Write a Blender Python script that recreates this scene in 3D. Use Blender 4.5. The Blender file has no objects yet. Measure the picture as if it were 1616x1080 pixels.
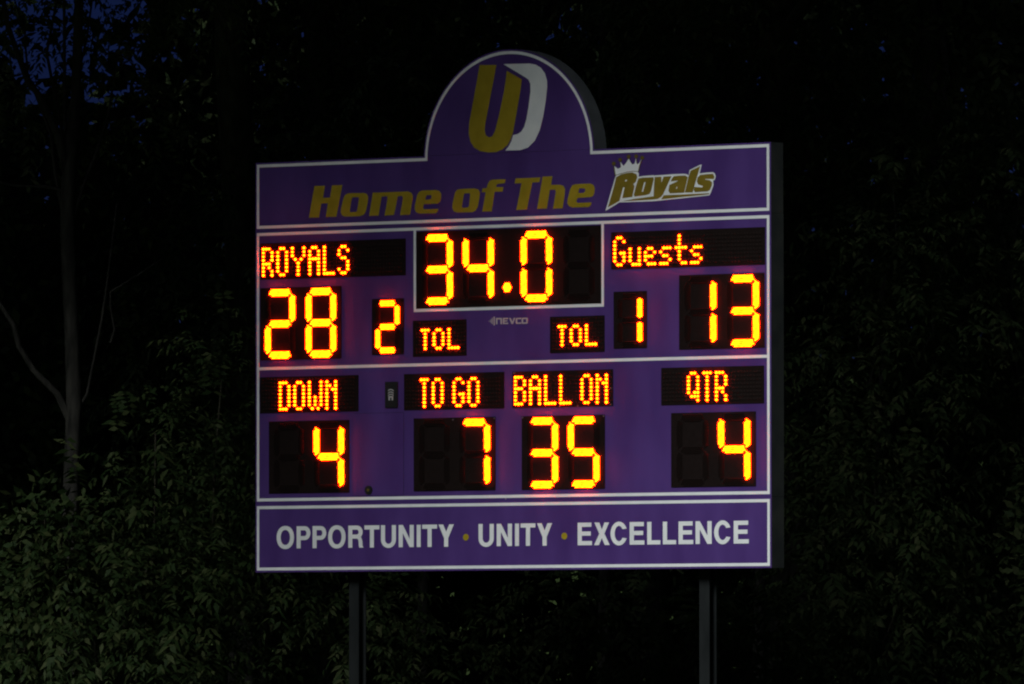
import bpy, math, random
import numpy as np
from mathutils import Vector, Matrix
from mathutils.geometry import tessellate_polygon

scene = bpy.context.scene
COL = scene.collection
R = math.radians

# ---------------------------------------------------------------- camera
BASE = 2.75                                  # height of the lower sign edge above the ground
CAM = Vector((0.031, -86.392, BASE - 0.914))
PITCH, ROLL = 0.03267, -0.0009
fw = Vector((0, math.cos(PITCH), math.sin(PITCH)))
rt = Vector((1, 0, 0))
up = rt.cross(fw)
r2 = rt * math.cos(ROLL) + up * math.sin(ROLL)
u2 = up * math.cos(ROLL) - rt * math.sin(ROLL)
cam_data = bpy.data.cameras.new("camera")
cam_data.sensor_width = 36.0
cam_data.lens = 16162.7 / 1616 * 36.0
cam_data.clip_start = 1.0
cam_data.clip_end = 3000.0
cam = bpy.data.objects.new("camera", cam_data)
cam.matrix_world = Matrix(((r2.x, u2.x, -fw.x, CAM.x), (r2.y, u2.y, -fw.y, CAM.y),
                           (r2.z, u2.z, -fw.z, CAM.z), (0, 0, 0, 1)))
COL.objects.link(cam)
scene.camera = cam

# ---------------------------------------------------------------- light
SUN_AZ = R(24)          # light comes from the viewer's side, a little from the left
SUN_EL = R(33)
to_light = Vector((-math.sin(SUN_AZ) * math.cos(SUN_EL), -math.cos(SUN_AZ) * math.cos(SUN_EL), math.sin(SUN_EL)))
sun_data = bpy.data.lights.new("sun", 'SUN')
sun_data.energy = 2.5
sun_data.angle = R(18)
sun_data.color = (0.95, 1.0, 0.98)
sun = bpy.data.objects.new("sun", sun_data)
sun.rotation_euler = (-to_light).to_track_quat('-Z', 'Y').to_euler()
sun.location = (0, -40, 40)
COL.objects.link(sun)

world = bpy.data.worlds.new("World")
scene.world = world
world.use_nodes = True
wn = world.node_tree.nodes
sky = wn.new("ShaderNodeTexSky")
sky.sky_type = 'NISHITA'
sky.sun_disc = False
sky.sun_elevation = SUN_EL
sky.dust_density = 0.0
sky.ozone_density = 6.0
sky.sun_rotation = R(180) + SUN_AZ
wn["Background"].inputs["Strength"].default_value = 0.0042
dusk = wn.new("ShaderNodeMix")            # last blue of the evening
dusk.data_type = 'RGBA'
dusk.blend_type = 'MULTIPLY'
dusk.inputs[0].default_value = 1.0
dusk.inputs[7].default_value = (0.20, 0.27, 1.0, 1)
world.node_tree.links.new(sky.outputs[0], dusk.inputs[6])
world.node_tree.links.new(dusk.outputs[2], wn["Background"].inputs["Color"])

scene.view_settings.view_transform = 'Standard'
scene.view_settings.look = 'None'
scene.view_settings.exposure = 0.0
scene.view_settings.gamma = 1.0
scene.view_settings.use_curve_mapping = False
scene.render.engine = 'CYCLES'
scene.cycles.use_denoising = True
scene.cycles.max_bounces = 3
scene.cycles.diffuse_bounces = 2
scene.cycles.glossy_bounces = 2
scene.cycles.filter_width = 2.1

# ---------------------------------------------------------------- materials
def new_mat(name, color, rough=0.5, spec=0.5, metal=0.0):
    m = bpy.data.materials.new(name)
    m.use_nodes = True
    b = m.node_tree.nodes["Principled BSDF"]
    b.inputs["Base Color"].default_value = (*color, 1)
    b.inputs["Roughness"].default_value = rough
    b.inputs["Specular IOR Level"].default_value = spec
    b.inputs["Metallic"].default_value = metal
    return m

def mottle(m, c1, c2, scale, detail=4, rough=None, bump=0.0, stretch=(1, 1, 1), lo=0.35, hi=0.65):
    nt = m.node_tree
    b = nt.nodes["Principled BSDF"]
    tc = nt.nodes.new("ShaderNodeTexCoord")
    mp = nt.nodes.new("ShaderNodeMapping")
    mp.inputs["Scale"].default_value = stretch
    nz = nt.nodes.new("ShaderNodeTexNoise")
    nz.inputs["Scale"].default_value = scale
    nz.inputs["Detail"].default_value = detail
    rp = nt.nodes.new("ShaderNodeValToRGB")
    rp.color_ramp.elements[0].position = lo
    rp.color_ramp.elements[1].position = hi
    rp.color_ramp.elements[0].color = (*c1, 1)
    rp.color_ramp.elements[1].color = (*c2, 1)
    L = nt.links.new
    L(tc.outputs["Object"], mp.inputs["Vector"])
    L(mp.outputs[0], nz.inputs["Vector"])
    L(nz.outputs["Fac"], rp.inputs["Fac"])
    L(rp.outputs["Color"], b.inputs["Base Color"])
    if rough:
        mr = nt.nodes.new("ShaderNodeMapRange")
        mr.inputs["To Min"].default_value = rough[0]
        mr.inputs["To Max"].default_value = rough[1]
        L(nz.outputs["Fac"], mr.inputs["Value"])
        L(mr.outputs[0], b.inputs["Roughness"])
    if bump:
        bp_ = nt.nodes.new("ShaderNodeBump")
        bp_.inputs["Strength"].default_value = bump
        bp_.inputs["Distance"].default_value = 0.02
        L(nz.outputs["Fac"], bp_.inputs["Height"])
        L(bp_.outputs[0], b.inputs["Normal"])
    return m

M = {}
M['purple'] = mottle(new_mat("purple_paint", (0.07, 0.03, 0.17), 0.45, 0.35), (0.057, 0.024, 0.144), (0.078, 0.036, 0.190), 3.0, 6, (0.38, 0.6), stretch=(1, 1, 0.35))
M['white'] = mottle(new_mat("white_vinyl", (0.8, 0.8, 0.8), 0.5, 0.4), (0.74, 0.76, 0.78), (0.83, 0.84, 0.84), 5.0, 5, (0.4, 0.6))
M['gold'] = mottle(new_mat("gold_vinyl", (0.25, 0.18, 0.01), 0.5, 0.3), (0.30, 0.22, 0.010), (0.37, 0.27, 0.016), 7.0, 4)
M['darkgold'] = mottle(new_mat("dark_gold_vinyl", (0.15, 0.1, 0.01), 0.5, 0.3), (0.17, 0.122, 0.010), (0.215, 0.15, 0.015), 9.0, 4)
M['olive'] = new_mat("olive_vinyl", (0.10, 0.075, 0.012), 0.5, 0.3)
M['case'] = mottle(new_mat("dark_cabinet_paint", (0.035, 0.037, 0.036), 0.55, 0.4), (0.026, 0.028, 0.030), (0.045, 0.046, 0.044), 4.0, 5, (0.45, 0.65))
M['face'] = mottle(new_mat("black_display_face", (0.02, 0.017, 0.016), 0.85, 0.04), (0.010, 0.0065, 0.006), (0.013, 0.0085, 0.008), 30.0, 3)
M['return'] = mottle(new_mat("pale_dome_return", (0.09, 0.095, 0.1), 0.6, 0.4), (0.075, 0.080, 0.085), (0.105, 0.11, 0.115), 4.0, 5)  # dome sides, paler than the other cabinet returns
M['seam'] = new_mat("shadow_gap_seal", (0.01, 0.01, 0.012), 0.8, 0.2)
M['black'] = new_mat("black_plastic", (0.012, 0.012, 0.012), 0.45, 0.4)
M['grey'] = new_mat("grey_print", (0.42, 0.40, 0.40), 0.5, 0.3)
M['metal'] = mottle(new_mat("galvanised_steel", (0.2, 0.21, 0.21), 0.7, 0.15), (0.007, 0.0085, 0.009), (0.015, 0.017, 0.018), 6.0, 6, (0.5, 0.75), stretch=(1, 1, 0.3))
M['screw'] = new_mat("screw_steel", (0.5, 0.5, 0.5), 0.3, 0.5, 0.9)
M['unlit'] = new_mat("unlit_led_lens", (0.017, 0.0112, 0.0102), 0.6, 0.03)

def led_mat(name, strength):
    m = new_mat(name, (0.3, 0.1, 0.01), 0.3, 0.4)
    b = m.node_tree.nodes["Principled BSDF"]
    b.inputs["Emission Color"].default_value = (1.0, 0.0205, 0.00014, 1)
    nt = m.node_tree                      # every lamp a little brighter or dimmer than its neighbour
    g = nt.nodes.new("ShaderNodeNewGeometry")
    mr = nt.nodes.new("ShaderNodeMapRange")
    mr.inputs["To Min"].default_value = strength * 0.6
    mr.inputs["To Max"].default_value = strength * 1.25
    nt.links.new(g.outputs["Random Per Island"], mr.inputs["Value"])
    nt.links.new(mr.outputs[0], b.inputs["Emission Strength"])
    return m
M['led'] = led_mat("lit_amber_led_lens", 88.0)
M['led_dot'] = led_mat("lit_amber_matrix_lens", 115.0)

def leaf_mat(name, c1, c2, c3):
    m = new_mat(name, c1, 0.65, 0.12)
    nt = m.node_tree
    g = nt.nodes.new("ShaderNodeNewGeometry")
    rp = nt.nodes.new("ShaderNodeValToRGB")
    rp.color_ramp.elements[0].color = (*c1, 1)
    rp.color_ramp.elements[1].color = (*c3, 1)
    e = rp.color_ramp.elements.new(0.6)
    e.color = (*c2, 1)
    nt.links.new(g.outputs["Random Per Island"], rp.inputs["Fac"])
    nt.links.new(rp.outputs["Color"], nt.nodes["Principled BSDF"].inputs["Base Color"])
    return m
M['leaf_bright'] = leaf_mat("shrub_leaf", (0.015, 0.030, 0.009), (0.024, 0.040, 0.012), (0.052, 0.064, 0.024))
M['leaf_mid'] = leaf_mat("hedge_leaf", (0.020, 0.036, 0.012), (0.030, 0.046, 0.016), (0.060, 0.070, 0.030))
M['leaf_dark'] = leaf_mat("forest_leaf", (0.026, 0.043, 0.017), (0.040, 0.056, 0.023), (0.062, 0.074, 0.034))
M['bark'] = mottle(new_mat("grey_bark", (0.1, 0.09, 0.07), 0.85, 0.2), (0.011, 0.0105, 0.0095), (0.046, 0.043, 0.037), 14.0, 8, bump=0.8, stretch=(1, 1, 0.25))
M['stem'] = mottle(new_mat("twig_bark", (0.05, 0.045, 0.035), 0.85, 0.2), (0.040, 0.035, 0.026), (0.075, 0.068, 0.05), 20.0, 4)
M['grass'] = mottle(new_mat("field_grass", (0.04, 0.07, 0.02), 0.9, 0.1), (0.035, 0.055, 0.016), (0.06, 0.09, 0.03), 0.9, 10, bump=0.6)

# ---------------------------------------------------------------- helpers
def tag(o, label=None, cat=None, group=None, kind=None):
    if label: o["label"] = label
    if cat: o["category"] = cat
    if group: o["group"] = group
    if kind: o["kind"] = kind
    return o

def link(name, data, parent=None, loc=(0, 0, 0)):
    o = bpy.data.objects.new(name, data)
    o.location = loc
    if parent is not None:
        o.parent = parent
    COL.objects.link(o)
    return o

def mesh_from(name, verts, faces, mats, midx=None, smooth=False):
    me = bpy.data.meshes.new(name)
    me.from_pydata([tuple(v) for v in verts], [], faces)
    for m in (mats if isinstance(mats, (list, tuple)) else [mats]):
        me.materials.append(m)
    if midx is not None:
        me.polygons.foreach_set("material_index", midx)
    if smooth:
        me.polygons.foreach_set("use_smooth", [True] * len(me.polygons))
    me.update()
    return me

W = 5.49
TH = R(38)
def loc(u, v, y):            # sign coordinates (u right, v up, y back) to the scoreboard's own frame
    return (u - W / 2, y, v + BASE)

def slab_data(contours, y0, y1):
    """Thin plate with holes: contours in sign coordinates, front face at y0, back at y1."""
    verts, faces = [], []
    flat = []
    polys = []
    for c in contours:
        polys.append([Vector((p[0], p[1], 0)) for p in c])
        flat += list(c)
    n = len(flat)
    for p in flat: verts.append(loc(p[0], p[1], y0))
    for p in flat: verts.append(loc(p[0], p[1], y1))
    for t in tessellate_polygon(polys):
        a, b, c = t
        pa, pb, pc = flat[a], flat[b], flat[c]
        cr = (pb[0] - pa[0]) * (pc[1] - pa[1]) - (pb[1] - pa[1]) * (pc[0] - pa[0])
        faces.append((a, b, c) if cr > 0 else (a, c, b))
    nf = len(faces)
    s = 0
    for ci, c in enumerate(contours):
        k = len(c)
        area = sum(c[i][0] * c[(i + 1) % k][1] - c[(i + 1) % k][0] * c[i][1] for i in range(k))
        flip = (area < 0) != (ci > 0)
        for i in range(k):
            a, b = s + i, s + (i + 1) % k
            faces.append((b, a, a + n, b + n) if not flip else (a, b, b + n, a + n))
        s += k
    return verts, faces, nf

def slab(name, contours, y0, y1, mat, parent, side=None):
    v, f, nf = slab_data(contours, y0, y1)
    mi = [0] * nf + [1 if side else 0] * (len(f) - nf)
    return link(name, mesh_from(name, v, f, [mat, side] if side else mat, mi), parent)

def rect(u0, u1, v0, v1):
    return [(u0, v0), (u1, v0), (u1, v1), (u0, v1)]

def round_rect(u0, u1, v0, v1, r, n=5):
    out = []
    for cx, cy, a0 in ((u1 - r, v0 + r, -90), (u1 - r, v1 - r, 0), (u0 + r, v1 - r, 90), (u0 + r, v0 + r, 180)):
        for i in range(n + 1):
            a = R(a0 + 90 * i / n)
            out.append((cx + r * math.cos(a), cy + r * math.sin(a)))
    return out

def ellipse(cu, cv, ru, rv, n=28, e=2.0):
    out = []
    for i in range(n):
        a = 2 * math.pi * i / n
        c, s = math.cos(a), math.sin(a)
        out.append((cu + ru * math.copysign(abs(c) ** (2 / e), c), cv + rv * math.copysign(abs(s) ** (2 / e), s)))
    return out

def cabinet(name, contour, depth, parent, front=0.0, side='case'):
    """Sign box: bevelled purple front, dark returns, closed back."""
    v, f, nf = slab_data([contour], front, depth)
    n = len(contour)
    mi = [0] * nf + [1] * (len(f) - nf)
    for t in f[:nf]:
        f.append(tuple(i + n for i in reversed(t)))
        mi.append(1)
    return link(name, mesh_from(name, v, f, [M['purple'], M[side]], mi), parent)

# outlines of the printed lettering, in metres on the sign face
TR = {'U':[[(2.441,4.263),(2.622,4.256),(2.56,4.002),(2.502,3.767),(2.493,3.711),(2.506,3.663),(2.542,3.645),(2.576,3.655),(2.605,3.696),(2.645,3.819),(2.703,4.031),(2.732,4.202),(2.893,4.123),(2.877,4.025),(2.838,3.846),(2.797,3.673),(2.774,3.623),(2.738,3.573),(2.681,3.536),(2.616,3.518),(2.53,3.517),(2.444,3.532),(2.38,3.565),(2.34,3.615),(2.322,3.683),(2.327,3.773),(2.359,3.908),(2.395,4.065)]],'D':[[(2.696,4.26),(2.974,4.255),(3.038,4.244),(3.095,4.215),(3.138,4.167),(3.162,4.104),(3.163,4.048),(3.148,3.936),(3.12,3.802),(3.085,3.691),(3.031,3.601),(2.959,3.546),(2.874,3.526),(2.717,3.528),(2.752,3.562),(2.781,3.606),(2.8,3.656),(2.848,3.663),(2.885,3.681),(2.917,3.719),(2.942,3.786),(2.967,3.898),(2.986,4.021),(2.984,4.083),(2.967,4.116),(2.939,4.135),(2.817,4.198)]],'home':[[[(0.639,3.291),(0.755,3.29),(0.733,3.187),(0.811,3.187),(0.831,3.291),(0.947,3.291),(0.88,3.021),(0.763,3.021),(0.787,3.138),(0.714,3.138),(0.688,3.02),(0.576,3.02)]],[[(1.014,3.218),(1.18,3.216),(1.213,3.206),(1.229,3.179),(1.226,3.139),(1.203,3.056),(1.18,3.028),(1.138,3.017),(0.973,3.019),(0.942,3.031),(0.927,3.058),(0.932,3.092),(0.958,3.175),(0.973,3.203)],[(1.058,3.181),(1.125,3.181),(1.128,3.166),(1.11,3.074),(1.1,3.057),(1.032,3.054),(1.027,3.069),(1.048,3.165)]],[[(1.28,3.215),(1.662,3.214),(1.7,3.201),(1.717,3.174),(1.713,3.142),(1.688,3.016),(1.577,3.013),(1.609,3.159),(1.601,3.176),(1.553,3.176),(1.512,3.018),(1.408,3.015),(1.442,3.164),(1.436,3.18),(1.377,3.178),(1.342,3.017),(1.239,3.017)]],[[(1.821,3.219),(1.964,3.217),(2.002,3.208),(2.025,3.183),(2.023,3.143),(2.012,3.115),(1.981,3.1),(1.836,3.1),(1.828,3.069),(1.836,3.057),(1.994,3.056),(1.986,3.032),(1.964,3.019),(1.795,3.021),(1.754,3.033),(1.736,3.059),(1.739,3.095),(1.764,3.179),(1.785,3.208)],[(1.867,3.176),(1.913,3.176),(1.923,3.166),(1.915,3.146),(1.902,3.139),(1.851,3.137),(1.859,3.164)]],[[(2.225,3.218),(2.383,3.218),(2.423,3.208),(2.443,3.181),(2.438,3.142),(2.421,3.066),(2.398,3.031),(2.362,3.017),(2.195,3.019),(2.159,3.03),(2.143,3.062),(2.149,3.102),(2.174,3.189),(2.195,3.211)],[(2.279,3.178),(2.332,3.179),(2.337,3.165),(2.324,3.071),(2.312,3.06),(2.258,3.057),(2.248,3.07),(2.268,3.163)]],[[(2.583,3.287),(2.719,3.285),(2.711,3.252),(2.636,3.249),(2.62,3.24),(2.618,3.222),(2.696,3.22),(2.686,3.182),(2.6,3.183),(2.57,3.018),(2.466,3.018),(2.504,3.182),(2.461,3.183),(2.471,3.216),(2.514,3.217),(2.53,3.255),(2.55,3.28)]],[[(2.826,3.289),(3.089,3.29),(3.083,3.25),(3.004,3.248),(2.947,3.024),(2.832,3.021),(2.89,3.247),(2.814,3.247)]],[[(3.115,3.296),(3.22,3.296),(3.205,3.224),(3.302,3.221),(3.337,3.21),(3.353,3.182),(3.35,3.146),(3.327,3.022),(3.224,3.021),(3.255,3.165),(3.247,3.181),(3.192,3.182),(3.159,3.025),(3.054,3.025)]],[[(3.462,3.222),(3.622,3.222),(3.654,3.208),(3.669,3.18),(3.664,3.141),(3.647,3.114),(3.617,3.107),(3.485,3.105),(3.474,3.075),(3.485,3.063),(3.634,3.064),(3.627,3.039),(3.602,3.024),(3.432,3.026),(3.395,3.038),(3.377,3.062),(3.38,3.098),(3.405,3.176),(3.427,3.211)],[(3.507,3.185),(3.557,3.184),(3.569,3.171),(3.562,3.152),(3.547,3.145),(3.497,3.146),(3.5,3.174)]]],'back':[[(3.78,2.988),(3.882,3.263),(3.895,3.282),(4.003,3.306),(4.065,3.311),(4.12,3.305),(4.134,3.289),(4.129,3.263),(4.176,3.268),(4.29,3.271),(4.287,3.268),(4.381,3.27),(4.486,3.273),(4.6,3.273),(4.637,3.268),(4.653,3.257),(4.665,3.303),(4.78,3.345),(4.79,3.343),(4.769,3.271),(4.839,3.276),(4.909,3.277),(4.927,3.264),(4.935,3.24),(4.925,3.214),(4.909,3.206),(4.913,3.171),(4.888,3.113),(4.87,3.086),(4.61,3.071),(4.36,3.057),(4.276,3.054),(4.175,3.053),(3.928,3.054),(3.801,2.996)]],'royals':[[[(3.895,3.267),(3.947,3.288),(4.009,3.298),(4.065,3.301),(4.108,3.285),(4.117,3.26),(4.102,3.222),(4.076,3.205),(4.088,3.183),(4.063,3.096),(3.959,3.088),(3.984,3.179),(3.967,3.179),(3.929,3.067),(3.808,3.017),(3.867,3.175)],[(3.99,3.241),(4.008,3.243),(4.009,3.234),(3.997,3.226),(3.987,3.23)]],[[(4.129,3.248),(4.176,3.254),(4.287,3.254),(4.29,3.236),(4.262,3.143),(4.246,3.117),(4.212,3.108),(4.089,3.098),(4.08,3.112),(4.108,3.197)],[(4.188,3.214),(4.203,3.219),(4.203,3.209),(4.179,3.138),(4.164,3.136)]],[[(4.3,3.256),(4.37,3.256),(4.37,3.204),(4.394,3.256),(4.475,3.257),(4.386,3.107),(4.36,3.083),(4.329,3.072),(4.276,3.068),(4.175,3.066),(3.956,3.063),(4.077,3.078),(4.289,3.095),(4.292,3.173)]],[[(4.501,3.256),(4.569,3.259),(4.621,3.258),(4.646,3.243),(4.608,3.115),(4.459,3.114),(4.443,3.135),(4.454,3.184),(4.501,3.2),(4.543,3.215),(4.538,3.219),(4.47,3.213),(4.478,3.234)],[(4.527,3.166),(4.539,3.167),(4.533,3.153),(4.523,3.148)]],[[(4.676,3.296),(4.774,3.331),(4.696,3.115),(4.615,3.117),(4.655,3.249)]],[[(4.777,3.258),(4.839,3.262),(4.909,3.264),(4.922,3.241),(4.917,3.22),(4.829,3.224),(4.824,3.219),(4.875,3.211),(4.899,3.192),(4.896,3.167),(4.875,3.13),(4.849,3.119),(4.72,3.116),(4.707,3.135),(4.714,3.16),(4.798,3.153),(4.803,3.166),(4.756,3.179),(4.74,3.201),(4.748,3.238)]]],'under':[[(4.394,3.1),(4.87,3.103),(4.865,3.094),(4.61,3.081),(4.368,3.067)]],'crown':[[(3.892,3.286),(3.884,3.322),(3.878,3.361),(3.913,3.336),(3.94,3.344),(3.947,3.354),(3.94,3.393),(3.973,3.358),(4.0,3.382),(4.028,3.417),(4.046,3.388),(4.066,3.368),(4.091,3.374),(4.104,3.417),(4.109,3.376),(4.122,3.366),(4.142,3.382),(4.161,3.409),(4.139,3.358),(4.125,3.309),(4.065,3.313),(4.009,3.308),(3.947,3.297)]],'balls':[(3.872,3.381),(3.939,3.411),(4.028,3.435),(4.107,3.435),(4.171,3.421)],'maker':[[[(2.614,2.063),(2.614,2.115),(2.673,2.114),(2.677,2.108),(2.677,2.062),(2.662,2.062),(2.662,2.102),(2.629,2.103),(2.629,2.063)]],[[(2.688,2.114),(2.744,2.113),(2.744,2.102),(2.704,2.103),(2.704,2.093),(2.735,2.093),(2.735,2.083),(2.703,2.083),(2.703,2.073),(2.744,2.073),(2.744,2.062),(2.688,2.062)]],[[(2.756,2.112),(2.771,2.112),(2.79,2.077),(2.804,2.112),(2.82,2.112),(2.796,2.061),(2.781,2.061)]],[[(2.833,2.11),(2.885,2.111),(2.883,2.1),(2.842,2.1),(2.841,2.096),(2.841,2.075),(2.845,2.071),(2.883,2.072),(2.883,2.061),(2.834,2.061),(2.826,2.066),(2.825,2.105)]],[[(2.897,2.11),(2.946,2.11),(2.954,2.104),(2.953,2.065),(2.946,2.06),(2.897,2.06),(2.889,2.065),(2.889,2.104)],[(2.904,2.099),(2.939,2.099),(2.939,2.071),(2.904,2.071)]],[[(2.588,2.127),(2.601,2.127),(2.601,2.053),(2.588,2.053)]],[[(2.572,2.117),(2.579,2.118),(2.579,2.064),(2.572,2.064)]],[[(2.561,2.107),(2.567,2.108),(2.567,2.072),(2.561,2.072)]],[[(2.55,2.1),(2.555,2.1),(2.555,2.08),(2.55,2.08)]],[[(2.537,2.094),(2.541,2.094),(2.541,2.086),(2.537,2.085)]]],'badge':[[[(1.461,1.439),(1.461,1.475),(1.506,1.474),(1.511,1.466),(1.511,1.438),(1.495,1.439),(1.495,1.462),(1.477,1.462),(1.477,1.439)]],[[(1.518,1.517),(1.514,1.523),(1.509,1.528),(1.502,1.531),(1.494,1.534),(1.486,1.535),(1.478,1.534),(1.47,1.532),(1.463,1.528),(1.458,1.524),(1.454,1.518),(1.46,1.516),(1.463,1.52),(1.468,1.523),(1.473,1.525),(1.479,1.526),(1.486,1.527),(1.493,1.526),(1.499,1.524),(1.504,1.522),(1.509,1.519),(1.512,1.515)]],[[(1.518,1.496),(1.514,1.502),(1.509,1.507),(1.502,1.51),(1.494,1.513),(1.486,1.514),(1.478,1.513),(1.47,1.511),(1.463,1.507),(1.458,1.503),(1.454,1.497),(1.46,1.495),(1.463,1.498),(1.468,1.502),(1.473,1.504),(1.479,1.505),(1.486,1.506),(1.493,1.505),(1.499,1.503),(1.504,1.501),(1.509,1.498),(1.512,1.494)]],[[(1.518,1.477),(1.514,1.482),(1.509,1.487),(1.502,1.491),(1.494,1.493),(1.486,1.494),(1.478,1.493),(1.47,1.491),(1.463,1.488),(1.458,1.483),(1.454,1.478),(1.46,1.475),(1.463,1.479),(1.468,1.482),(1.473,1.484),(1.479,1.486),(1.486,1.486),(1.493,1.486),(1.499,1.484),(1.504,1.481),(1.509,1.478),(1.512,1.474)]]]}

# ---------------------------------------------------------------- ground
ground = link("ground", mesh_from("ground", [(-1500, -1500, 0), (1500, -1500, 0), (1500, 1500, 0), (-1500, 1500, 0)], [(0, 1, 2, 3)], M['grass']))
tag(ground, kind="structure")

# ---------------------------------------------------------------- scoreboard
board = bpy.data.objects.new("scoreboard", None)
board.rotation_euler = (0, 0, -TH)
COL.objects.link(board)
tag(board, "purple football scoreboard with domed top and lit amber digits, on two steel posts", "scoreboard")

MG, DEP, LW = 0.016, 0.175, 0.0255
main_cab = cabinet("main_cabinet", rect(-MG, W + MG, 0.5745, 2.9205), DEP, board)
header = cabinet("header_panel", rect(-MG, W + MG, 2.9225, 3.509), DEP - 0.004, board)
footer = cabinet("footer_panel", rect(-MG, W + MG, -MG, 0.5725), DEP - 0.002, board)
CU, CV, RD = 2.748, 3.470, 0.8985
def arc(r, v_start, n=56):
    a0 = math.asin((v_start - CV) / r)
    return [(CU + r * math.cos(a0 + (math.pi - 2 * a0) * i / n), CV + r * math.sin(a0 + (math.pi - 2 * a0) * i / n)) for i in range(n + 1)]
dome = cabinet("dome_panel", arc(RD + MG, 3.5105), DEP - 0.004, board, side='return')

# white outlines
Y0, Y1 = -0.0022, -0.0002
outer = [(0, 2.940), (W, 2.940), (W, 3.493)] + arc(RD, 3.493) + [(0, 3.493)]
inner = [(LW, 2.940 + LW), (W - LW, 2.940 + LW), (W - LW, 3.493 - LW), (CU + RD - LW, 3.493 - LW)] + arc(RD - LW, 3.475) + [(CU - RD + LW, 3.493 - LW), (LW, 3.493 - LW)]
slab("white_outline", [outer, inner], Y0, Y1, M['white'], header)
slab("white_outline", [rect(0, W, 0, 0.553), rect(LW, W - LW, LW, 0.553 - LW)], Y0, Y1, M['white'], footer)
slab("white_outline", [rect(0, W, 0.594, 2.904), rect(LW, W - LW, 0.594 + LW, 1.735 - LW / 2), 
      [(LW, 1.735 + LW / 2), (W - LW, 1.735 + LW / 2), (W - LW, 2.904 - LW), (LW, 2.904 - LW)]], Y0, Y1, M['white'], main_cab)
cu0, cu1, cv0 = 1.725, 3.763, 2.185
slab("clock_outline", [[(cu0, cv0), (cu1, cv0), (cu1, 2.904 - LW - 0.0004), (cu1 - LW, 2.904 - LW - 0.0004), (cu1 - LW, cv0 + LW), (cu0 + LW, cv0 + LW), (cu0 + LW, 2.904 - LW - 0.0004), (cu0, 2.904 - LW - 0.0004)]], Y0, Y1, M['white'], main_cab)

# access door and lock on the lower left of the main cabinet, rivets
slab("access_door", [rect(1.062, 1.6135, 0.632, 1.332)], -0.0025, 0.0, M['purple'], main_cab)
slab("door_seam", [rect(1.0595, 1.6160, 0.6295, 1.3345), rect(1.062, 1.6135, 0.632, 1.332)], -0.0008, 0.0, M['seam'], main_cab)
lock = slab("door_lock", [ellipse(1.2365, 0.6775, 0.040, 0.038)], -0.012, -0.0026, M['black'], main_cab)
slab("lock_core", [ellipse(1.2365, 0.6775, 0.014, 0.014, 16)], -0.016, -0.0121, M['olive'], main_cab)

# emblem on the dome
slab("emblem_letter", TR['U'], Y0, Y1, M['gold'], dome)
slab("emblem_letter", TR['D'], Y0, Y1, M['white'], dome)
# header words
for c in TR['home']:
    slab("letter", c, Y0, Y1, M['gold'], header)

# script word with crown
logo = slab("team_logo", TR['back'], -0.0016, -0.0002, M['white'], board)
for c in TR['royals']:
    slab("letter", c, -0.0030, -0.0017, M['darkgold'], logo)
slab("underline", TR['under'], -0.0030, -0.0017, M['darkgold'], logo)
cr = TR['crown'][0]
ccu = sum(p[0] for p in cr) / len(cr); ccv = sum(p[1] for p in cr) / len(cr)
slab("crown_outline", [[(ccu + (p[0] - ccu) * 1.09, ccv + (p[1] - ccv) * 1.10) for p in cr]], -0.0030, -0.0017, M['olive'], logo)
slab("crown", [cr], -0.0042, -0.0031, M['white'], logo)
for b in TR['balls']:
    slab("crown_ball", [ellipse(b[0], b[1], 0.021, 0.017, 14)], -0.0054, -0.0043, M['olive'], logo)

# maker's logo and wireless badge
maker = slab("maker_logo", TR['maker'][0], Y0, Y1, M['grey'], board)
for c in TR['maker'][1:5]:
    slab("letter", c, Y0, Y1, M['grey'], maker)
for c in TR['maker'][5:]:
    slab("stripe", c, Y0, Y1, M['grey'], maker)
badge = slab("wireless_badge", [round_rect(1.421, 1.556, 1.376, 1.597, 0.006)], -0.014, -0.0026, M['black'], board)
for c in TR['badge']:
    slab("badge_mark", c, -0.0158, -0.0141, M['grey'], badge)

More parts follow.
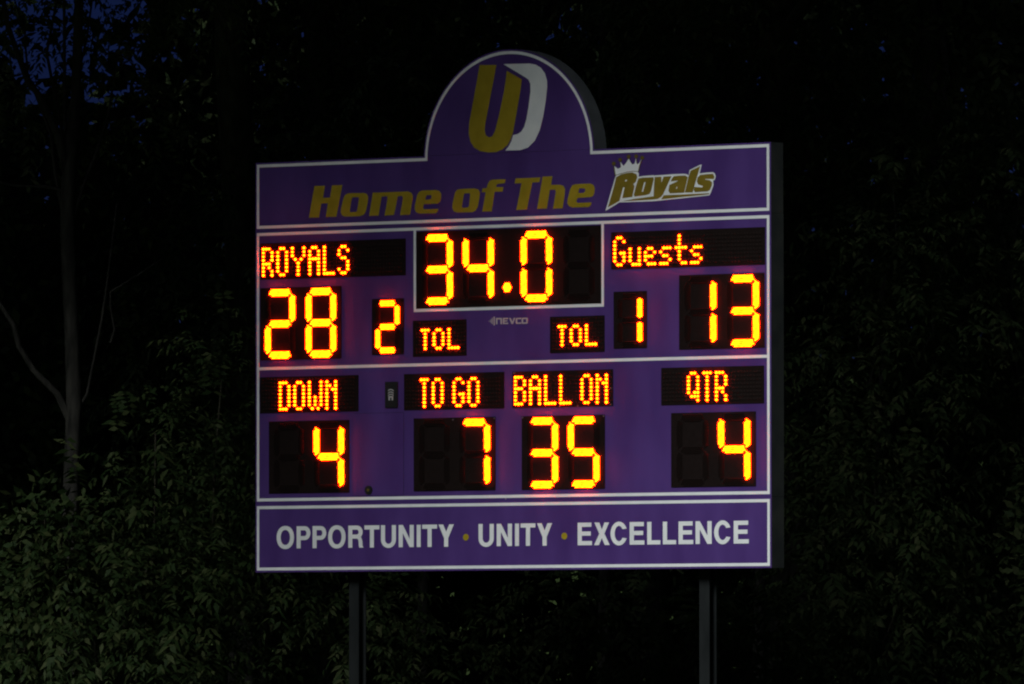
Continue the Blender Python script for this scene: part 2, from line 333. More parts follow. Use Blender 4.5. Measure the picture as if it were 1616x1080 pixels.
# footer lettering
SV, SH = 0.0435, 0.035
def glyph(ch, a, b, v0=0.1875, v1=0.3765):
    s, h = SV, SH
    m = (a + b) / 2
    w = b - a
    def half(cu, cv, ru, rv, a0, a1, n=12):
        return [(cu + ru * math.cos(R(a0 + (a1 - a0) * i / n)), cv + rv * math.sin(R(a0 + (a1 - a0) * i / n))) for i in range(n + 1)]
    H = v1 - v0
    if ch == 'O':
        return [ellipse(m, (v0 + v1) / 2, w / 2, H / 2 + 0.005, 36, 2.15), ellipse(m, (v0 + v1) / 2, w / 2 - s, H / 2 + 0.005 - h, 36, 2.15)]
    if ch == 'P':
        vb = v0 + 0.37 * H; r = (v1 - vb) / 2; ru = w * 0.42
        o = [(a, v0), (a + s, v0), (a + s, vb)] + half(b - ru, vb + r, ru, r, -90, 90) + [(a, v1)]
        i = [(a + s, vb + h)] + half(b - ru, vb + r, ru - s, r - h, -90, 90) + [(a + s, v1 - h)]
        return [o, i]
    if ch == 'R':
        vb = v0 + 0.41 * H; r = (v1 - vb) / 2; ru = w * 0.40; e = b - 0.006
        o = [(a, v0), (a + s, v0), (a + s, vb), (e - s * 1.35, vb), (e - s * 1.08, vb - 0.012), (e - s, vb - 0.03), (e - s * 0.98, v0 + 0.02), (e - s * 0.85, v0), (b + 0.002, v0),
             (e - 0.001, v0 + 0.015), (e - 0.004, vb - 0.022), (e - 0.014, vb + 0.006), (e - 0.026, vb + 0.019)] + half(e - ru, vb + r, ru, r, -55, 90) + [(a, v1)]
        i = [(a + s, vb + h)] + half(e - ru, vb + r, ru - s, r - h, -90, 90) + [(a + s, v1 - h)]
        return [o, i]
    if ch == 'T':
        return [[(m - s / 2, v0), (m + s / 2, v0), (m + s / 2, v1 - h), (b, v1 - h), (b, v1), (a, v1), (a, v1 - h), (m - s / 2, v1 - h)]]
    if ch == 'U':
        rv = 0.07
        return [[(a, v1)] + half(m, v0 - 0.005 + rv, w / 2, rv, 180, 360) + [(b, v1), (b - s, v1)] + half(m, v0 - 0.005 + rv, w / 2 - s, rv - h, 360, 180) + [(a + s, v1)]]
    if ch == 'N':
        return [[(a, v0), (a + s, v0), (a + s, v1 - 0.068), (b - s - 0.001, v0), (b, v0), (b, v1), (b - s, v1), (b - s, v0 + 0.068), (a + s + 0.001, v1), (a, v1)]]
    if ch == 'I':
        return [rect(a, b, v0, v1)]
    if ch == 'Y':
        k = v0 + 0.38 * H
        return [[(m - s / 2, v0), (m + s / 2, v0), (m + s / 2, k), (b, v1), (b - s * 1.12, v1), (m, k + 0.055), (a + s * 1.12, v1), (a, v1), (m - s / 2, k)]]
    if ch == 'E':
        vm = (v0 + v1) / 2 + 0.003
        return [[(a, v0), (b, v0), (b, v0 + h), (a + s, v0 + h), (a + s, vm - h / 2), (b - 0.013, vm - h / 2), (b - 0.013, vm + h / 2), (a + s, vm + h / 2), (a + s, v1 - h), (b - 0.006, v1 - h), (b - 0.006, v1), (a, v1)]]
    if ch == 'L':
        return [[(a, v0), (b, v0), (b, v0 + h), (a + s, v0 + h), (a + s, v1), (a, v1)]]
    if ch == 'X':
        q = s * 1.18; vm = (v0 + v1) / 2; d = 0.036
        return [[(a, v0), (a + q, v0), (m, vm - d), (b - q, v0), (b, v0), (m + q * 0.52, vm), (b - 0.006, v1), (b - q - 0.003, v1), (m, vm + d), (a + q + 0.003, v1), (a + 0.004, v1), (m - q * 0.52, vm)]]
    if ch == 'C':
        vm = (v0 + v1) / 2; ru, rv = w / 2, H / 2 + 0.005
        return [half(m, vm, ru, rv, 24, 336, 26) + half(m, vm, ru - s, rv - h, 326, 34, 22)]
WORDS = [('O', 0.22, 0.411), ('P', 0.441, 0.593), ('P', 0.617, 0.768), ('O', 0.788, 0.98), ('R', 1.01, 1.173), ('T', 1.187, 1.349), ('U', 1.368, 1.53), ('N', 1.561, 1.724), ('I', 1.757, 1.799), ('T', 1.816, 1.976), ('Y', 1.993, 2.158),
         ('U', 2.425, 2.588), ('N', 2.62, 2.783), ('I', 2.816, 2.858), ('T', 2.876, 3.033), ('Y', 3.051, 3.212),
         ('E', 3.483, 3.634), ('X', 3.656, 3.821), ('C', 3.83, 4.007), ('E', 4.032, 4.186), ('L', 4.216, 4.353), ('L', 4.38, 4.518), ('E', 4.544, 4.696), ('N', 4.721, 4.888), ('C', 4.914, 5.090), ('E', 5.117, 5.272)]
for ch, a, b in WORDS:
    slab("letter", glyph(ch, a, b), Y0, Y1, M['white'], footer)
for cu in (2.288, 3.341):
    slab("dot", [ellipse(cu, 0.266, 0.031, 0.029, 24)], Y0, Y1, M['gold'], footer)

# ---------------------------------------------------------------- LED lamps
PF = -0.006                      # front of the black display faces
def led_mesh(name, pts, r, h, mat):
    """Small domed lenses standing on the display face; pts are offsets (du, dv)."""
    verts, faces = [], []
    ring = [(math.cos(R(60 * i + 30)), math.sin(R(60 * i + 30))) for i in range(6)]
    for du, dv in pts:
        o = len(verts)
        for rr, hh in ((1.0, -0.001), (1.0, 0.45 * h), (0.62, 0.85 * h)):
            for c, s in ring:
                verts.append((du + rr * r * c, -hh, dv + rr * r * s))
        verts.append((du, -h, dv))
        for k in (0, 6):
            for i in range(6):
                j = (i + 1) % 6
                faces.append((o + k + i, o + k + j, o + k + 6 + j, o + k + 6 + i))
        for i in range(6):
            faces.append((o + 12 + i, o + 12 + (i + 1) % 6, o + 18))
    return mesh_from(name, verts, faces, mat)

def seg_points(length, rows, row_pitch, pitch, vertical):
    pts = []
    for k in range(rows):
        d = (k - (rows - 1) / 2) * row_pitch
        hl = length / 2 - abs(d) * 0.95 - 0.006
        off = 0.0 if k % 2 else 0.5
        for i in range(-40, 41):
            x = (i + off) * pitch
            if abs(x) <= hl + 1e-6:
                pts.append((d, x) if vertical else (x, d))
    return pts

SIZES = {}
def make_size(key, w, h, t, rows, row_pitch, pitch, r):
    hl = w - t - 0.014
    vl = (h - t) / 2 - 0.014
    hp = seg_points(hl, rows, row_pitch, pitch, False)
    vp = seg_points(vl, rows, row_pitch, pitch, True)
    SIZES[key] = dict(w=w, h=h, t=t,
        on=(led_mesh("led_segment", hp, r, 0.016, M['led']), led_mesh("led_segment", vp, r, 0.016, M['led'])),
        off=(led_mesh("unlit_segment", hp, r, 0.016, M['unlit']), led_mesh("unlit_segment", vp, r, 0.016, M['unlit'])))
make_size('big', 0.335, 0.600, 0.064, 4, 0.0160, 0.0187, 0.0066)
make_size('small', 0.266, 0.455, 0.055, 3, 0.0176, 0.0187, 0.0072)
SEG = {'0': 'abcdef', '1': 'bc', '2': 'abged', '3': 'abgcd', '4': 'fgbc', '5': 'afgcd', '7': 'abc', '8': 'abcdefg', ' ': ''}
def digit(ch, u, v, key, parent):
    S = SIZES[key]; w, h, t = S['w'], S['h'], S['t']
    q = (h - t) / 2
    spots = {'a': (w / 2, h - t / 2, 0), 'd': (w / 2, t / 2, 0), 'g': (w / 2, h / 2, 0),
             'f': (t / 2, h / 2 + q / 2, 1), 'b': (w - t / 2, h / 2 + q / 2, 1), 'e': (t / 2, h / 2 - q / 2, 1), 'c': (w - t / 2, h / 2 - q / 2, 1)}
    for k, (du, dv, ver) in spots.items():
        on = k in SEG[ch]
        link("led_segment" if on else "unlit_segment", S['on' if on else 'off'][ver], parent, loc(u + du, v + dv, PF))

def face(name, u0, u1, v0, v1, label=None):
    o = slab(name, [round_rect(u0, u1, v0, v1, 0.004, 2)], PF, -0.0003, M['face'], board)
    if label: o["label"] = label
    return o

def screws(parent, pts):
    for u, v in pts:
        slab("screw", [ellipse(u, v, 0.0065, 0.0065, 8)], PF - 0.004, PF - 0.0002, M['screw'], parent)

def score(name, u0, u1, v0, text, label):
    v1 = v0 + 0.621
    p = face(name, u0, u1, v0, v1, label)
    digit(text[0], u0 + 0.057, v0 + 0.009, 'big', p)
    digit(text[1], u1 - 0.052 - 0.335, v0 + 0.009, 'big', p)
    return p
score("score_display", 0.040, 0.936, 1.807, "28", "home score display reading 28")
score("score_display", 4.555, 5.441, 1.807, "13", "guest score display reading 13")
score("down_display", 0.136, 1.022, 0.659, " 4", "down display reading 4")
tg = score("distance_display", 1.727, 2.609, 0.660, " 7", "yards to go display reading 7")
bl = score("ball_position_display", 2.891, 3.773, 0.659, "35", "ball position display reading 35")
score("quarter_display", 4.470, 5.349, 0.660, " 4", "quarter display reading 4")
for nm, u0, ch, lb in (("timeout_display", 1.272, '2', "home timeouts display reading 2"), ("timeout_display", 3.868, '1', "guest timeouts display reading 1")):
    p = face(nm, u0, u0 + 0.349, 1.829, 2.306, lb)
    digit(ch, u0 + 0.041, 1.838, 'small', p)
clock = face("clock_display", 1.755, 3.735, 2.213, 2.868, "game clock display reading 34.0")
for u, ch in ((1.822, '3'), (2.263, '4'), (2.886, '0'), (3.334, ' ')):
    digit(ch, u, 2.240, 'big', clock)
dp = []
for j in range(-3, 4):
    for i in range(-3, 4):
        x, y = (i + 0.5 * (j % 2)) * 0.0175, j * 0.0152
        if x * x + y * y < 0.040 ** 2: dp.append((x, y))
link("led_decimal_point", led_mesh("led_decimal_point", dp, 0.0082, 0.016, M['led']), clock, loc(2.741, 2.370, PF))

FONT = {
 'R': "###. #..# #..# #..# ###. #.#. #..# #..#", 'O': ".##. #..# #..# #..# #..# #..# #..# .##.",
 'Y': "#...# #...# #...# .#.#. ..#.. ..#.. ..#.. ..#..", 'A': ".##. #..# #..# #### #..# #..# #..# #..#",
 'L': "#... #... #... #... #... #... #... ####", 'S': ".##. #..# #... .##. ...# ...# #..# .##.",
 'G': ".##. #..# #... #... #.## #..# #..# .##.", 'u': ".... .... .... #..# #..# #..# #..# .###",
 'e': ".... .... .... .##. #..# ###. #... .###", 's': ".... .... .... .### #... .##. ...# ###.",
 't': ".#.. .#.. .#.. #### .#.. .#.. .#.. ..##", 'D': "###. #..# #..# #..# #..# #..# #..# ###.",
 'W': "#...# #...# #...# #...# #.#.# #.#.# #.#.# .#.#.", 'N': "#..# ##.# #.## #..# #..# #..# #..# #..#",
 'T': "### .#. .#. .#. .#. .#. .#. .#.", 'B': "###. #..# #..# ###. #..# #..# #..# ###.",
 'Q': ".##. #..# #..# #..# #..# #.## .### ...#"}
SMALL = {'T': "### .#. .#. .#. .#. .#.", 'O': ".##. #..# #..# #..# #..# .##.", 'L': "#... #... #... #... #... ####"}
PIT = 0.0322
def message(name, u0, u1, v0, v1, text, cu, cv, label, font=FONT, pit=PIT):
    p = face(name, u0, u1, v0, v1, label)
    lit = set()
    col = 0
    for ch in text:
        if ch == ' ':
            col += 2
            continue
        rows = font[ch].split()
        pts = []
        for r_, row in enumerate(rows):
            for c_, x in enumerate(row):
                if x == '#':
                    pts.append((c_ * PIT, -r_ * pit)); lit.add((col + c_, r_))
        link("led_letter", led_mesh("led_letter", pts, 0.0104, 0.019, M['led_dot']), p, loc(cu + col * PIT, cv, PF))
        col += len(rows[0]) + 1
    pts = []
    for c_ in range(-60, 61):
        for r_ in range(-4, 12):
            uu, vv = cu + c_ * PIT, cv - r_ * pit
            if u0 + 0.02 < uu < u1 - 0.02 and v0 + 0.02 < vv < v1 - 0.02 and (c_, r_) not in lit:
                pts.append((c_ * PIT, -r_ * pit))
    o = link("unlit_lamps", led_mesh("unlit_lamps", pts, 0.0105, 0.010, M['unlit']), p, loc(cu, cv, PF))
    o["kind"] = "stuff"
    return p
message("team_name_display", 0.040, 1.640, 2.502, 2.814, "ROYALS", 0.0795, 2.763, "home name display reading ROYALS")
message("team_name_display", 3.843, 5.447, 2.495, 2.806, "Guests", 3.886, 2.756, "guest name display reading Guests")
message("caption_display", 1.719, 2.297, 1.804, 2.112, "TOL", 1.825, 2.0275, "home timeouts caption reading TOL", SMALL, 0.031)
message("caption_display", 3.194, 3.771, 1.806, 2.112, "TOL", 3.295, 2.0275, "guest timeouts caption reading TOL", SMALL, 0.031)
message("caption_display", 0.036, 1.123, 1.352, 1.662, "DOWN", 0.267, 1.6085, "caption reading DOWN")
message("caption_display", 1.622, 2.704, 1.351, 1.659, "TO GO", 1.815, 1.607, "caption reading TO GO")
q = message("caption_display", 2.793, 3.860, 1.351, 1.658, "BALL ON", 2.829, 1.609, "caption reading BALL ON")
message("caption_display", 4.367, 5.434, 1.347, 1.659, "QTR", 4.657, 1.609, "caption reading QTR")
screws(q, [(2.815, 1.646), (3.842, 1.364), (3.30, 1.358), (3.49, 1.358), (3.842, 1.50)])
screws(bl, [(2.903, 1.268), (3.764, 1.268)])
screws(tg, [(2.600, 1.268), (2.155, 1.262)])
slab("rivet", [ellipse(2.718, 0.585, 0.006, 0.006, 8)], -0.004, -0.0001, M['screw'], main_cab)

# posts: wide flange steel beams behind the cabinets
def i_beam(name, uc):
    w, d, t, y = 0.104, 0.105, 0.010, DEP + 0.004
    prof = [(-w / 2, y), (w / 2, y), (w / 2, y + t), (t / 2, y + t), (t / 2, y + d - t), (w / 2, y + d - t), (w / 2, y + d), (-w / 2, y + d), (-w / 2, y + d - t), (-t / 2, y + d - t), (-t / 2, y + t), (-w / 2, y + t)]
    verts = [(uc - W / 2 + a, b, -0.5) for a, b in prof] + [(uc - W / 2 + a, b, BASE + 3.3) for a, b in prof]
    n = len(prof)
    faces = [(i, (i + 1) % n, n + (i + 1) % n, n + i) for i in range(n)] + [tuple(range(n, 2 * n))]
    return link(name, mesh_from(name, verts, faces, M['metal']), board)
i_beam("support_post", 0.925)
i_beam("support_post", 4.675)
for v in (0.25, 1.3, 2.5, 3.2):
    slab("mounting_rail", [rect(0.1, W - 0.1, v - 0.03, v + 0.03)], DEP + 0.0005, DEP + 0.0038, M['case'], board)

# ---------------------------------------------------------------- vegetation
def unit(a):
    return a / np.maximum(np.linalg.norm(a, axis=-1, keepdims=True), 1e-9)

def quads_mesh(name, P, mat):
    """P: (n, 4, 3) leaf blades."""
    n = len(P)
    me = bpy.data.meshes.new(name)
    me.vertices.add(4 * n)
    me.vertices.foreach_set("co", P.reshape(-1).astype(np.float32))
    me.loops.add(4 * n)
    me.loops.foreach_set("vertex_index", np.arange(4 * n, dtype=np.int32))
    me.polygons.add(n)
    me.polygons.foreach_set("loop_start", np.arange(0, 4 * n, 4, dtype=np.int32))
    me.polygons.foreach_set("loop_total", np.full(n, 4, dtype=np.int32))
    me.materials.append(mat)
    me.update(calc_edges=True)
    return me

def blobs_points(rng, blobs, n, shell=0.55):
    vol = np.array([b[3] * b[4] * b[5] for b in blobs]) ** 0.8
    idx = rng.choice(len(blobs), n, p=vol / vol.sum())
    B = np.array(blobs)[idx]
    d = unit(rng.normal(size=(n, 3)))
    r = shell + (1 - shell) * rng.random((n, 1)) ** 0.6
    r = np.where(rng.random((n, 1)) < 0.25, rng.random((n, 1)), r)
    return B[:, :3] + d * r * B[:, 3:6], d

def fronds(rng, base, out, L, pairs, leaf, width):
    """Arching compound leaves: leaflets in pairs along a drooping midrib."""
    n = len(base)
    d = unit(out * np.array([1, 1, 0.5]) + rng.normal(size=(n, 3)) * 0.55 + np.array([0, 0, 0.35]))
    sc = 0.55 + 0.85 * rng.random((n, 1))      # mixed leaf sizes
    Ls = L * sc * (0.8 + 0.4 * rng.random((n, 1)))
    droop = 0.25 + 0.6 * rng.random((n, 1))
    res = []
    down = np.array([0, 0, -1.0])
    for s in np.linspace(0.12, 1.0, pairs):
        pos = base + d * Ls * s + down * droop * Ls * s * s
        T = unit(d + 2 * down * droop * s)
        side = unit(np.cross(T, np.array([0, 0, 1.0]) + rng.normal(size=(n, 3)) * 0.05))
        for sg in ((-1, 1) if s < 0.99 else (0,)):
            ld = unit(side * sg * 0.95 + T * (0.45 if sg else 1.0) + down * 0.35 + rng.normal(size=(n, 3)) * 0.18)
            nrm = unit(np.cross(T, side) + rng.normal(size=(n, 3)) * 0.30)
            wd = unit(np.cross(ld, nrm))
            ln = leaf * sc * (0.75 + 0.5 * rng.random((n, 1))) * (1.0 - 0.35 * abs(s - 0.5))
            w = width * sc * (0.75 + 0.5 * rng.random((n, 1)))
            tip = pos + ld * ln + down * ln * 0.18
            mid = pos + ld * ln * 0.42
            res.append(np.stack([pos, mid + wd * w, tip, mid - wd * w], axis=1))
    return np.concatenate(res)

def blades(rng, pos, out, size):
    """Single broad leaves."""
    n = len(pos)
    ld = unit(out * 0.6 + rng.normal(size=(n, 3)) * 0.7 + np.array([0, 0, -0.35]))
    wd = unit(np.cross(ld, rng.normal(size=(n, 3))))
    ln = size * (0.6 + 0.8 * rng.random((n, 1)))
    mid = pos + ld * ln * 0.45
    return np.stack([pos, mid + wd * ln * 0.26, pos + ld * ln, mid - wd * ln * 0.26], axis=1)

def tube(verts, faces, pts, radii, sides=8, rng=None):
    o = len(verts)
    pts = [Vector(p) for p in pts]
    for i, p in enumerate(pts):
        t = (pts[min(i + 1, len(pts) - 1)] - pts[max(i - 1, 0)]).normalized()
        a = t.cross(Vector((0.3, 1, 0.1))).normalized()
        b = t.cross(a)
        for k in range(sides):
            an = 2 * math.pi * k / sides
            rr = radii[i] * (1 + (0.10 * (rng.random() - 0.5) if rng is not None else 0))
            verts.append(tuple(p + (a * math.cos(an) + b * math.sin(an)) * rr))
    for i in range(len(pts) - 1):
        for k in range(sides):
            k2 = (k + 1) % sides
            faces.append((o + i * sides + k, o + i * sides + k2, o + (i + 1) * sides + k2, o + (i + 1) * sides + k))
    faces.append(tuple(o + (len(pts) - 1) * sides + k for k in range(sides)))

def wander(rng, a, b, n, amp):
    a, b = np.array(a, float), np.array(b, float)
    out = []
    for i in range(n):
        s = i / (n - 1)
        p = a + (b - a) * s + (rng.normal(size=3) * amp * (math.sin(math.pi * s)))
        out.append(p)
    return out

def plant(name, x, y, seed, blobs, n, label, cat, group, mat, mode, trunk=None, stems=5, stem_r=0.022, part_names=("crown", "trunk")):
    """One plant: an Empty at its foot, a crown of leaves and its wood. blobs are relative to the foot."""
    rng = np.random.default_rng(seed)
    root = bpy.data.objects.new(name, None)
    root.location = (x, y, 0)
    COL.objects.link(root)
    tag(root, label, cat, group)
    p, d = blobs_points(rng, blobs, n)
    keep = p[:, 2] > 0.15
    p, d = p[keep], d[keep]
    if mode[0] == 'frond':
        P = fronds(rng, p, d, *mode[1:])
    else:
        P = blades(rng, p, d, mode[1])
    link(part_names[0], quads_mesh(name + "_leaves", P, mat), root)
    verts, faces = [], []
    if trunk:
        for pts, rad in trunk:
            tube(verts, faces, pts, rad, 10, rng)
        top = trunk[0][0][-1]
        hub = trunk[0][0][len(trunk[0][0]) // 2]
    else:
        hub = (0, 0, -0.1)
    for b in blobs[:max(stems, 1)]:
        tip = np.array(b[:3]) + np.array([0, 0, b[5] * 0.4])
        pts = wander(rng, hub, tip, 7, 0.08)
        tube(verts, faces, pts, [stem_r * (1 - 0.8 * i / 6) for i in range(7)], 6, rng)
    link(part_names[1], mesh_from(name + "_wood", verts, faces, M['bark'] if trunk else M['stem'], smooth=True), root)
    return root

FR = ('frond', 0.40, 7, 0.105, 0.018)
FRS = ('frond', 0.36, 6, 0.085, 0.015)
G1, G2, G3 = "shrubs at the forest edge", "young trees behind the scoreboard", "tall forest trees"
def sblob(rng, cx, cz, rx, rz, k, ry=1.1):
    out = []
    for i in range(k):
        a = rng.random() * 2 * math.pi
        q = math.sqrt(rng.random()) * 0.75
        s = 0.32 + 0.30 * rng.random()
        out.append((cx + math.cos(a) * q * rx, (rng.random() - 0.5) * ry, cz + math.sin(a) * q * rz, rx * s, 0.75 * ry * s + 0.2, rz * s))
    return out
rs = np.random.default_rng(11)
# foreground shrubs, left of the board
plant("leafy_shrub", -4.55, 5.6, 1, sblob(rs, 0, 2.1, 0.95, 1.7, 9), 4000, "low broad leaved shrub at the left edge, below the slender tree trunk", "shrub", G1, M['leaf_bright'], ('blade', 0.10), part_names=("foliage", "stems"))
plant("leafy_shrub", -3.55, 5.2, 2, sblob(rs, 0, 2.35, 0.95, 2.05, 11), 820, "arching green shrub right of the slender tree trunk, its long leaves drooping", "shrub", G1, M['leaf_bright'], FR, part_names=("foliage", "stems"))
plant("leafy_shrub", -2.55, 6.0, 3, sblob(rs, 0, 2.5, 0.95, 2.05, 12), 1050, "dim fine leaved shrub beside the lower left corner of the scoreboard", "shrub", G1, M['leaf_bright'], FRS, part_names=("foliage", "stems"))
plant("leafy_shrub", -1.2, 6.6, 4, sblob(rs, 0, 1.55, 0.9, 1.35, 8), 500, "dark shrub under the scoreboard around its left post", "shrub", G1, M['leaf_mid'], FR, part_names=("foliage", "stems"))
plant("leafy_shrub", 0.6, 7.2, 5, sblob(rs, 0, 1.5, 1.0, 1.3, 8), 500, "dark shrub under the scoreboard midway between the two posts", "shrub", G1, M['leaf_mid'], FR, part_names=("foliage", "stems"))
plant("leafy_shrub", 2.15, 6.4, 6, sblob(rs, 0, 1.6, 0.85, 1.4, 8), 600, "dim green shrub under the scoreboard beside its right post", "shrub", G1, M['leaf_mid'], FR, part_names=("foliage", "stems"))
plant("leafy_shrub", 3.35, 6.9, 7, sblob(rs, 0, 2.0, 0.95, 1.8, 10), 800, "leafy shrub just right of the scoreboard's lower right corner", "shrub", G1, M['leaf_mid'], FR, part_names=("foliage", "stems"))
plant("leafy_shrub", 4.65, 7.6, 8, sblob(rs, 0, 2.1, 0.95, 1.9, 10), 3600, "dim broad leaved shrub in the lower right corner of the picture", "shrub", G1, M['leaf_mid'], ('blade', 0.10), part_names=("foliage", "stems"))

# slender tree at the left
T0 = [(0.02, 0, -0.2), (0.0, 0, 1.5), (-0.02, 0, 3.0), (-0.01, 0.02, 3.7), (0.02, 0.0, 4.4), (-0.01, 0.05, 5.2), (-0.05, 0.05, 6.0), (-0.04, 0.05, 6.6), (0.03, 0.1, 7.3), (0.06, 0.1, 8.3), (0.1, 0.2, 10.5), (0.0, 0.2, 13.5)]
T0r = [0.115, 0.095, 0.082, 0.079, 0.078, 0.072, 0.070, 0.066, 0.050, 0.046, 0.035, 0.012]
T1 = [(-0.04, 0.05, 6.55), (-0.14, 0.0, 6.95), (-0.30, -0.05, 7.3), (-0.42, -0.1, 7.45), (-0.60, -0.1, 7.95), (-0.7, -0.1, 8.5), (-1.0, 0, 10.5)]
T2 = [(-0.02, 0, 4.25), (-0.14, -0.05, 4.50), (-0.36, -0.1, 4.72), (-0.50, -0.1, 4.95), (-0.55, -0.1, 5.15), (-0.70, -0.1, 5.38), (-0.85, -0.15, 5.8)]
T3 = [(0.0, 0, 6.4), (-0.25, 0.1, 6.46), (-0.55, 0.1, 6.47), (-0.9, 0.1, 6.55)]
T4 = [(0.05, 0.0, 4.35), (0.14, 0, 4.5), (0.28, -0.05, 5.2), (0.33, -0.05, 5.55), (0.42, -0.05, 6.3)]
T5 = [(0.36, -0.05, 4.98), (0.40, -0.05, 5.1), (0.36, -0.05, 5.32), (0.36, -0.05, 5.46), (0.62, -0.05, 5.62), (0.85, 0, 5.78)]
slim_blobs = [(-0.7, 0.3, 8.6, 0.9, 0.9, 0.6), (0.3, 0.3, 9.3, 1.0, 1.0, 0.9), (-0.3, 0.5, 10.8, 1.3, 1.2, 1.2), (0.9, 0.4, 8.4, 0.8, 0.8, 0.5), (0.0, 0.3, 12.8, 1.1, 1.1, 1.2),
              (-0.55, 0.5, 7.3, 0.35, 0.4, 0.25), (0.35, 0.5, 7.7, 0.4, 0.4, 0.3), (0.75, 0.4, 7.1, 0.3, 0.4, 0.3), (-0.25, 0.6, 7.75, 0.35, 0.4, 0.3), (0.15, 0.6, 6.95, 0.3, 0.4, 0.2), (-0.75, 0.6, 7.0, 0.3, 0.4, 0.22), (-0.2, 0.5, 8.2, 0.5, 0.4, 0.3)]
plant("slender_tree", -4.11, 10.0, 21, slim_blobs, 1900, "slender grey tree trunk with a forked top and thin side limbs, left of the scoreboard", "tree", None, M['leaf_dark'], FRS,
      trunk=[(T0, T0r), (T1, [0.042, 0.038, 0.032, 0.03, 0.026, 0.022, 0.01]), (T2, [0.040, 0.034, 0.028, 0.026, 0.023, 0.02, 0.012]), (T3, [0.018, 0.015, 0.012, 0.006]), (T4, [0.014, 0.013, 0.012, 0.01, 0.006]), (T5, [0.010, 0.010, 0.009, 0.008, 0.007, 0.004])], stems=5, stem_r=0.02)

# young trees
def young(x, y, seed, h, w, n, label, z0=1.0, mat='leaf_mid'):
    r = np.random.default_rng(seed + 500)
    bl = sblob(r, 0, (h + z0) / 2 + 0.2, w, (h - z0) / 2, 14, 1.8)
    tr = [([(0, 0, -0.2), (0.05, 0, h * 0.3), (-0.04, 0.05, h * 0.55), (0.03, 0, h * 0.85)], [0.07, 0.055, 0.04, 0.015])]
    plant("young_tree", x, y, seed, bl, n, label, "tree", G2, M[mat], FR, trunk=tr, stems=9, stem_r=0.02)
young(3.55, 11.0, 31, 6.6, 1.1, 1100, "leafy young tree just right of the scoreboard's dark side")
young(5.0, 12.0, 32, 8.0, 1.2, 1000, "leafy young tree at the right edge of the picture")
young(2.4, 13.5, 33, 10.5, 1.5, 1300, "taller leafy tree rising above the scoreboard's upper right corner", 4.5)
young(-2.6, 14.0, 34, 7.5, 1.3, 800, "dark young tree left of the scoreboard, between it and the slender trunk", 1.5, 'leaf_dark')
young(-0.9, 15.0, 35, 9.5, 1.4, 700, "dark young tree behind the scoreboard's left half", 3.0, 'leaf_dark')
young(0.9, 15.5, 36, 10.0, 1.4, 700, "dark young tree behind the scoreboard's domed top", 3.0, 'leaf_dark')

# tall forest trees
def tall(x, y, seed, h, zc, w, n, label, leaf=0.12, low=None):
    r = np.random.default_rng(seed + 900)
    bl = []
    for i in range(13):
        z = zc + (h - zc) * r.random()
        k = 1.0 - 0.45 * abs((z - zc) / (h - zc) - 0.35)
        bl.append(((r.random() - 0.5) * 2 * w * 0.7 * k, (r.random() - 0.55) * 2 * w * 0.7 * k, z, w * 0.5, w * 0.5, 1.1 + r.random() * 0.6))
    bl += low or []
    tr = [([(0, 0, -0.3), (0.1, 0.1, h * 0.25), (-0.1, 0, h * 0.5), (0.05, 0.1, h * 0.9)], [0.22, 0.18, 0.13, 0.03])]
    plant("tall_tree", x, y, seed, bl, n, label, "tree", G3, M['leaf_dark'], ('blade', leaf), trunk=tr, stems=9, stem_r=0.05)
tall(-8.3, 19.0, 41, 15, 3.0, 1.9, 22000, "tall dark forest tree at the far left edge, behind the shrubs")
tall(-1.9, 18.5, 42, 18, 3.0, 2.4, 34000, "tall dark forest tree in the gap left of the scoreboard")
tall(1.4, 19.0, 43, 19, 3.0, 2.6, 34000, "tall dark forest tree behind the domed top of the scoreboard")
tall(4.4, 18.0, 44, 18, 2.5, 2.4, 34000, "tall dark forest tree right of the scoreboard, behind the young trees")
tall(7.4, 19.5, 45, 17, 2.0, 2.4, 26000, "tall dark forest tree at the far right edge")
tall(-4.9, 20.0, 46, 6.4, 1.5, 2.0, 16000, "low dark tree behind the slender trunk, blue sky above it", 0.13, [(-1.4 + 2.9 * q, 0.0, 6.9 + 1.7 * ((q * 7.3) % 1), 0.42, 0.5, 0.20) for q in np.linspace(0, 1, 12)])
tall(-5.8, 17.0, 47, 6.4, 1.5, 1.6, 13000, "low dark tree at the left edge, below the patches of sky", 0.14)

# wooded rise far behind
hv, hf = [], []
for i in range(61):
    for j, (yy, zz) in enumerate(((60, -0.5), (75, 2.5), (95, 5.5), (125, 8.4), (170, 9.2), (260, -1.0))):
        hx = -150 + 5 * i
        hv.append((hx, yy + 3 * math.sin(hx * 0.11 + j), zz + (0.5 * math.sin(hx * 0.07 + j) if 0 < j < 5 else 0)))
for i in range(60):
    for j in range(5):
        hf.append((i * 6 + j, (i + 1) * 6 + j, (i + 1) * 6 + j + 1, i * 6 + j + 1))
tag(link("hill", mesh_from("hill", hv, hf, M['grass'], smooth=True)), kind="structure")

# the wood behind them, one dark mass
r = np.random.default_rng(5)
n = 280000
fx = (r.random(n) - 0.5) * 60
fy = 21 + 18 * r.random(n)
top = 15 + 2 * np.sin(fx * 0.9) + 1.2 * np.sin(fx * 2.3 + 1)
gap = np.exp(-((fx + 5.0) / 1.5) ** 4)
top = top * (1 - gap) + gap * (7.6 + 0.35 * np.sin(fx * 5.0) + 0.3 * np.sin(fy * 2.0) + 0.55 * r.normal(size=n))
fz = top * r.random(n) ** 1.05
fp = np.stack([fx, fy, fz], axis=1)
wood = link("forest", quads_mesh("forest", blades(r, fp, np.tile(np.array([0, -1.0, 0.2]), (n, 1)), 0.33), M['leaf_dark']))
tag(wood, "dark wood reading as one mass behind the scoreboard and trees", "forest", kind="stuff")

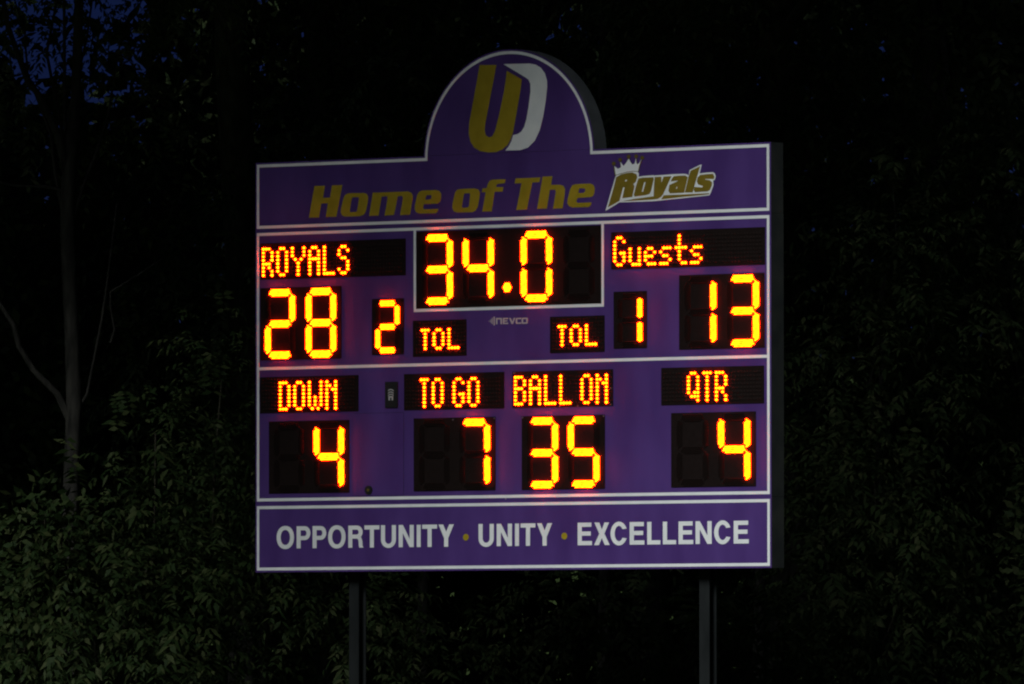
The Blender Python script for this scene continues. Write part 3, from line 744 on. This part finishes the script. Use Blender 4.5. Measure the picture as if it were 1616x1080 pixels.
# added trees, crowns leaning out above the view to shade the woods
def leaning(x, seed, w, n, label):
    r = np.random.default_rng(seed)
    bl = []
    for i in range(44 if x < -7 else 32):
        bl.append(((r.random() - 0.5) * 2 * w, -9.0 + (r.random() - 0.5) * 6.5, 9.9 + (15.5 if x < -7 else 11.5) * r.random(), 2.1, 1.9, 1.4))
    tr = [([(0, 0, -0.3), (0.1, -0.4, 4), (-0.1, -1.6, 8), (0.0, -4.5, 11.0), (0.0, -8.0, 14.0)], [0.24, 0.2, 0.17, 0.12, 0.05])]
    plant("added_leaning_tree", x, 14.5, seed, bl, n, label, "tree", "added leaning trees shading the woods", M['leaf_dark'], ('blade', 0.36), trunk=tr, stems=10, stem_r=0.05)
leaning(-13.0, 51, 2.9, 27000, "leaning tree added for shade, its crown out over the shrubs, far left of the slender trunk")
leaning(-10.4, 56, 2.9, 27000, "leaning tree added for shade, its crown left of the picture, above the first shrubs")
leaning(-8.0, 52, 2.9, 27000, "leaning tree added for shade, its crown above the left edge of the picture")
leaning(-2.6, 53, 2.9, 11000, "leaning tree added for shade, its crown high above the scoreboard's left half")
leaning(2.7, 54, 2.9, 10000, "leaning tree added for shade, its crown high above the scoreboard's right half")
leaning(8.2, 55, 2.9, 10000, "leaning tree added for shade, its crown above the right edge of the picture")

# unseen tree added so its high crown dims the upper scoreboard
r = np.random.default_rng(77)
bl = [(4.9 + (r.random() - 0.5) * 14.5, (r.random() - 0.5) * 5, 14.5 + 5.5 * r.random(), 2.2, 2.0, 1.2) for i in range(28)]
plant("added_broad_tree", -9.5, -10.7, 77, bl, 17000, "unseen broad tree added to shade the upper scoreboard, in front of it on the left", "tree", None, M['leaf_dark'], ('blade', 0.42),
      trunk=[([(0, 0, -0.4), (0.1, 0, 4), (0.4, 0, 9), (1.5, 0, 13), (4.0, 0, 17)], [0.5, 0.42, 0.36, 0.28, 0.1]), ([(0.9, 0, 11), (-1.5, 0, 14), (-3, 0.4, 17)], [0.2, 0.15, 0.05])], stems=16, stem_r=0.09)
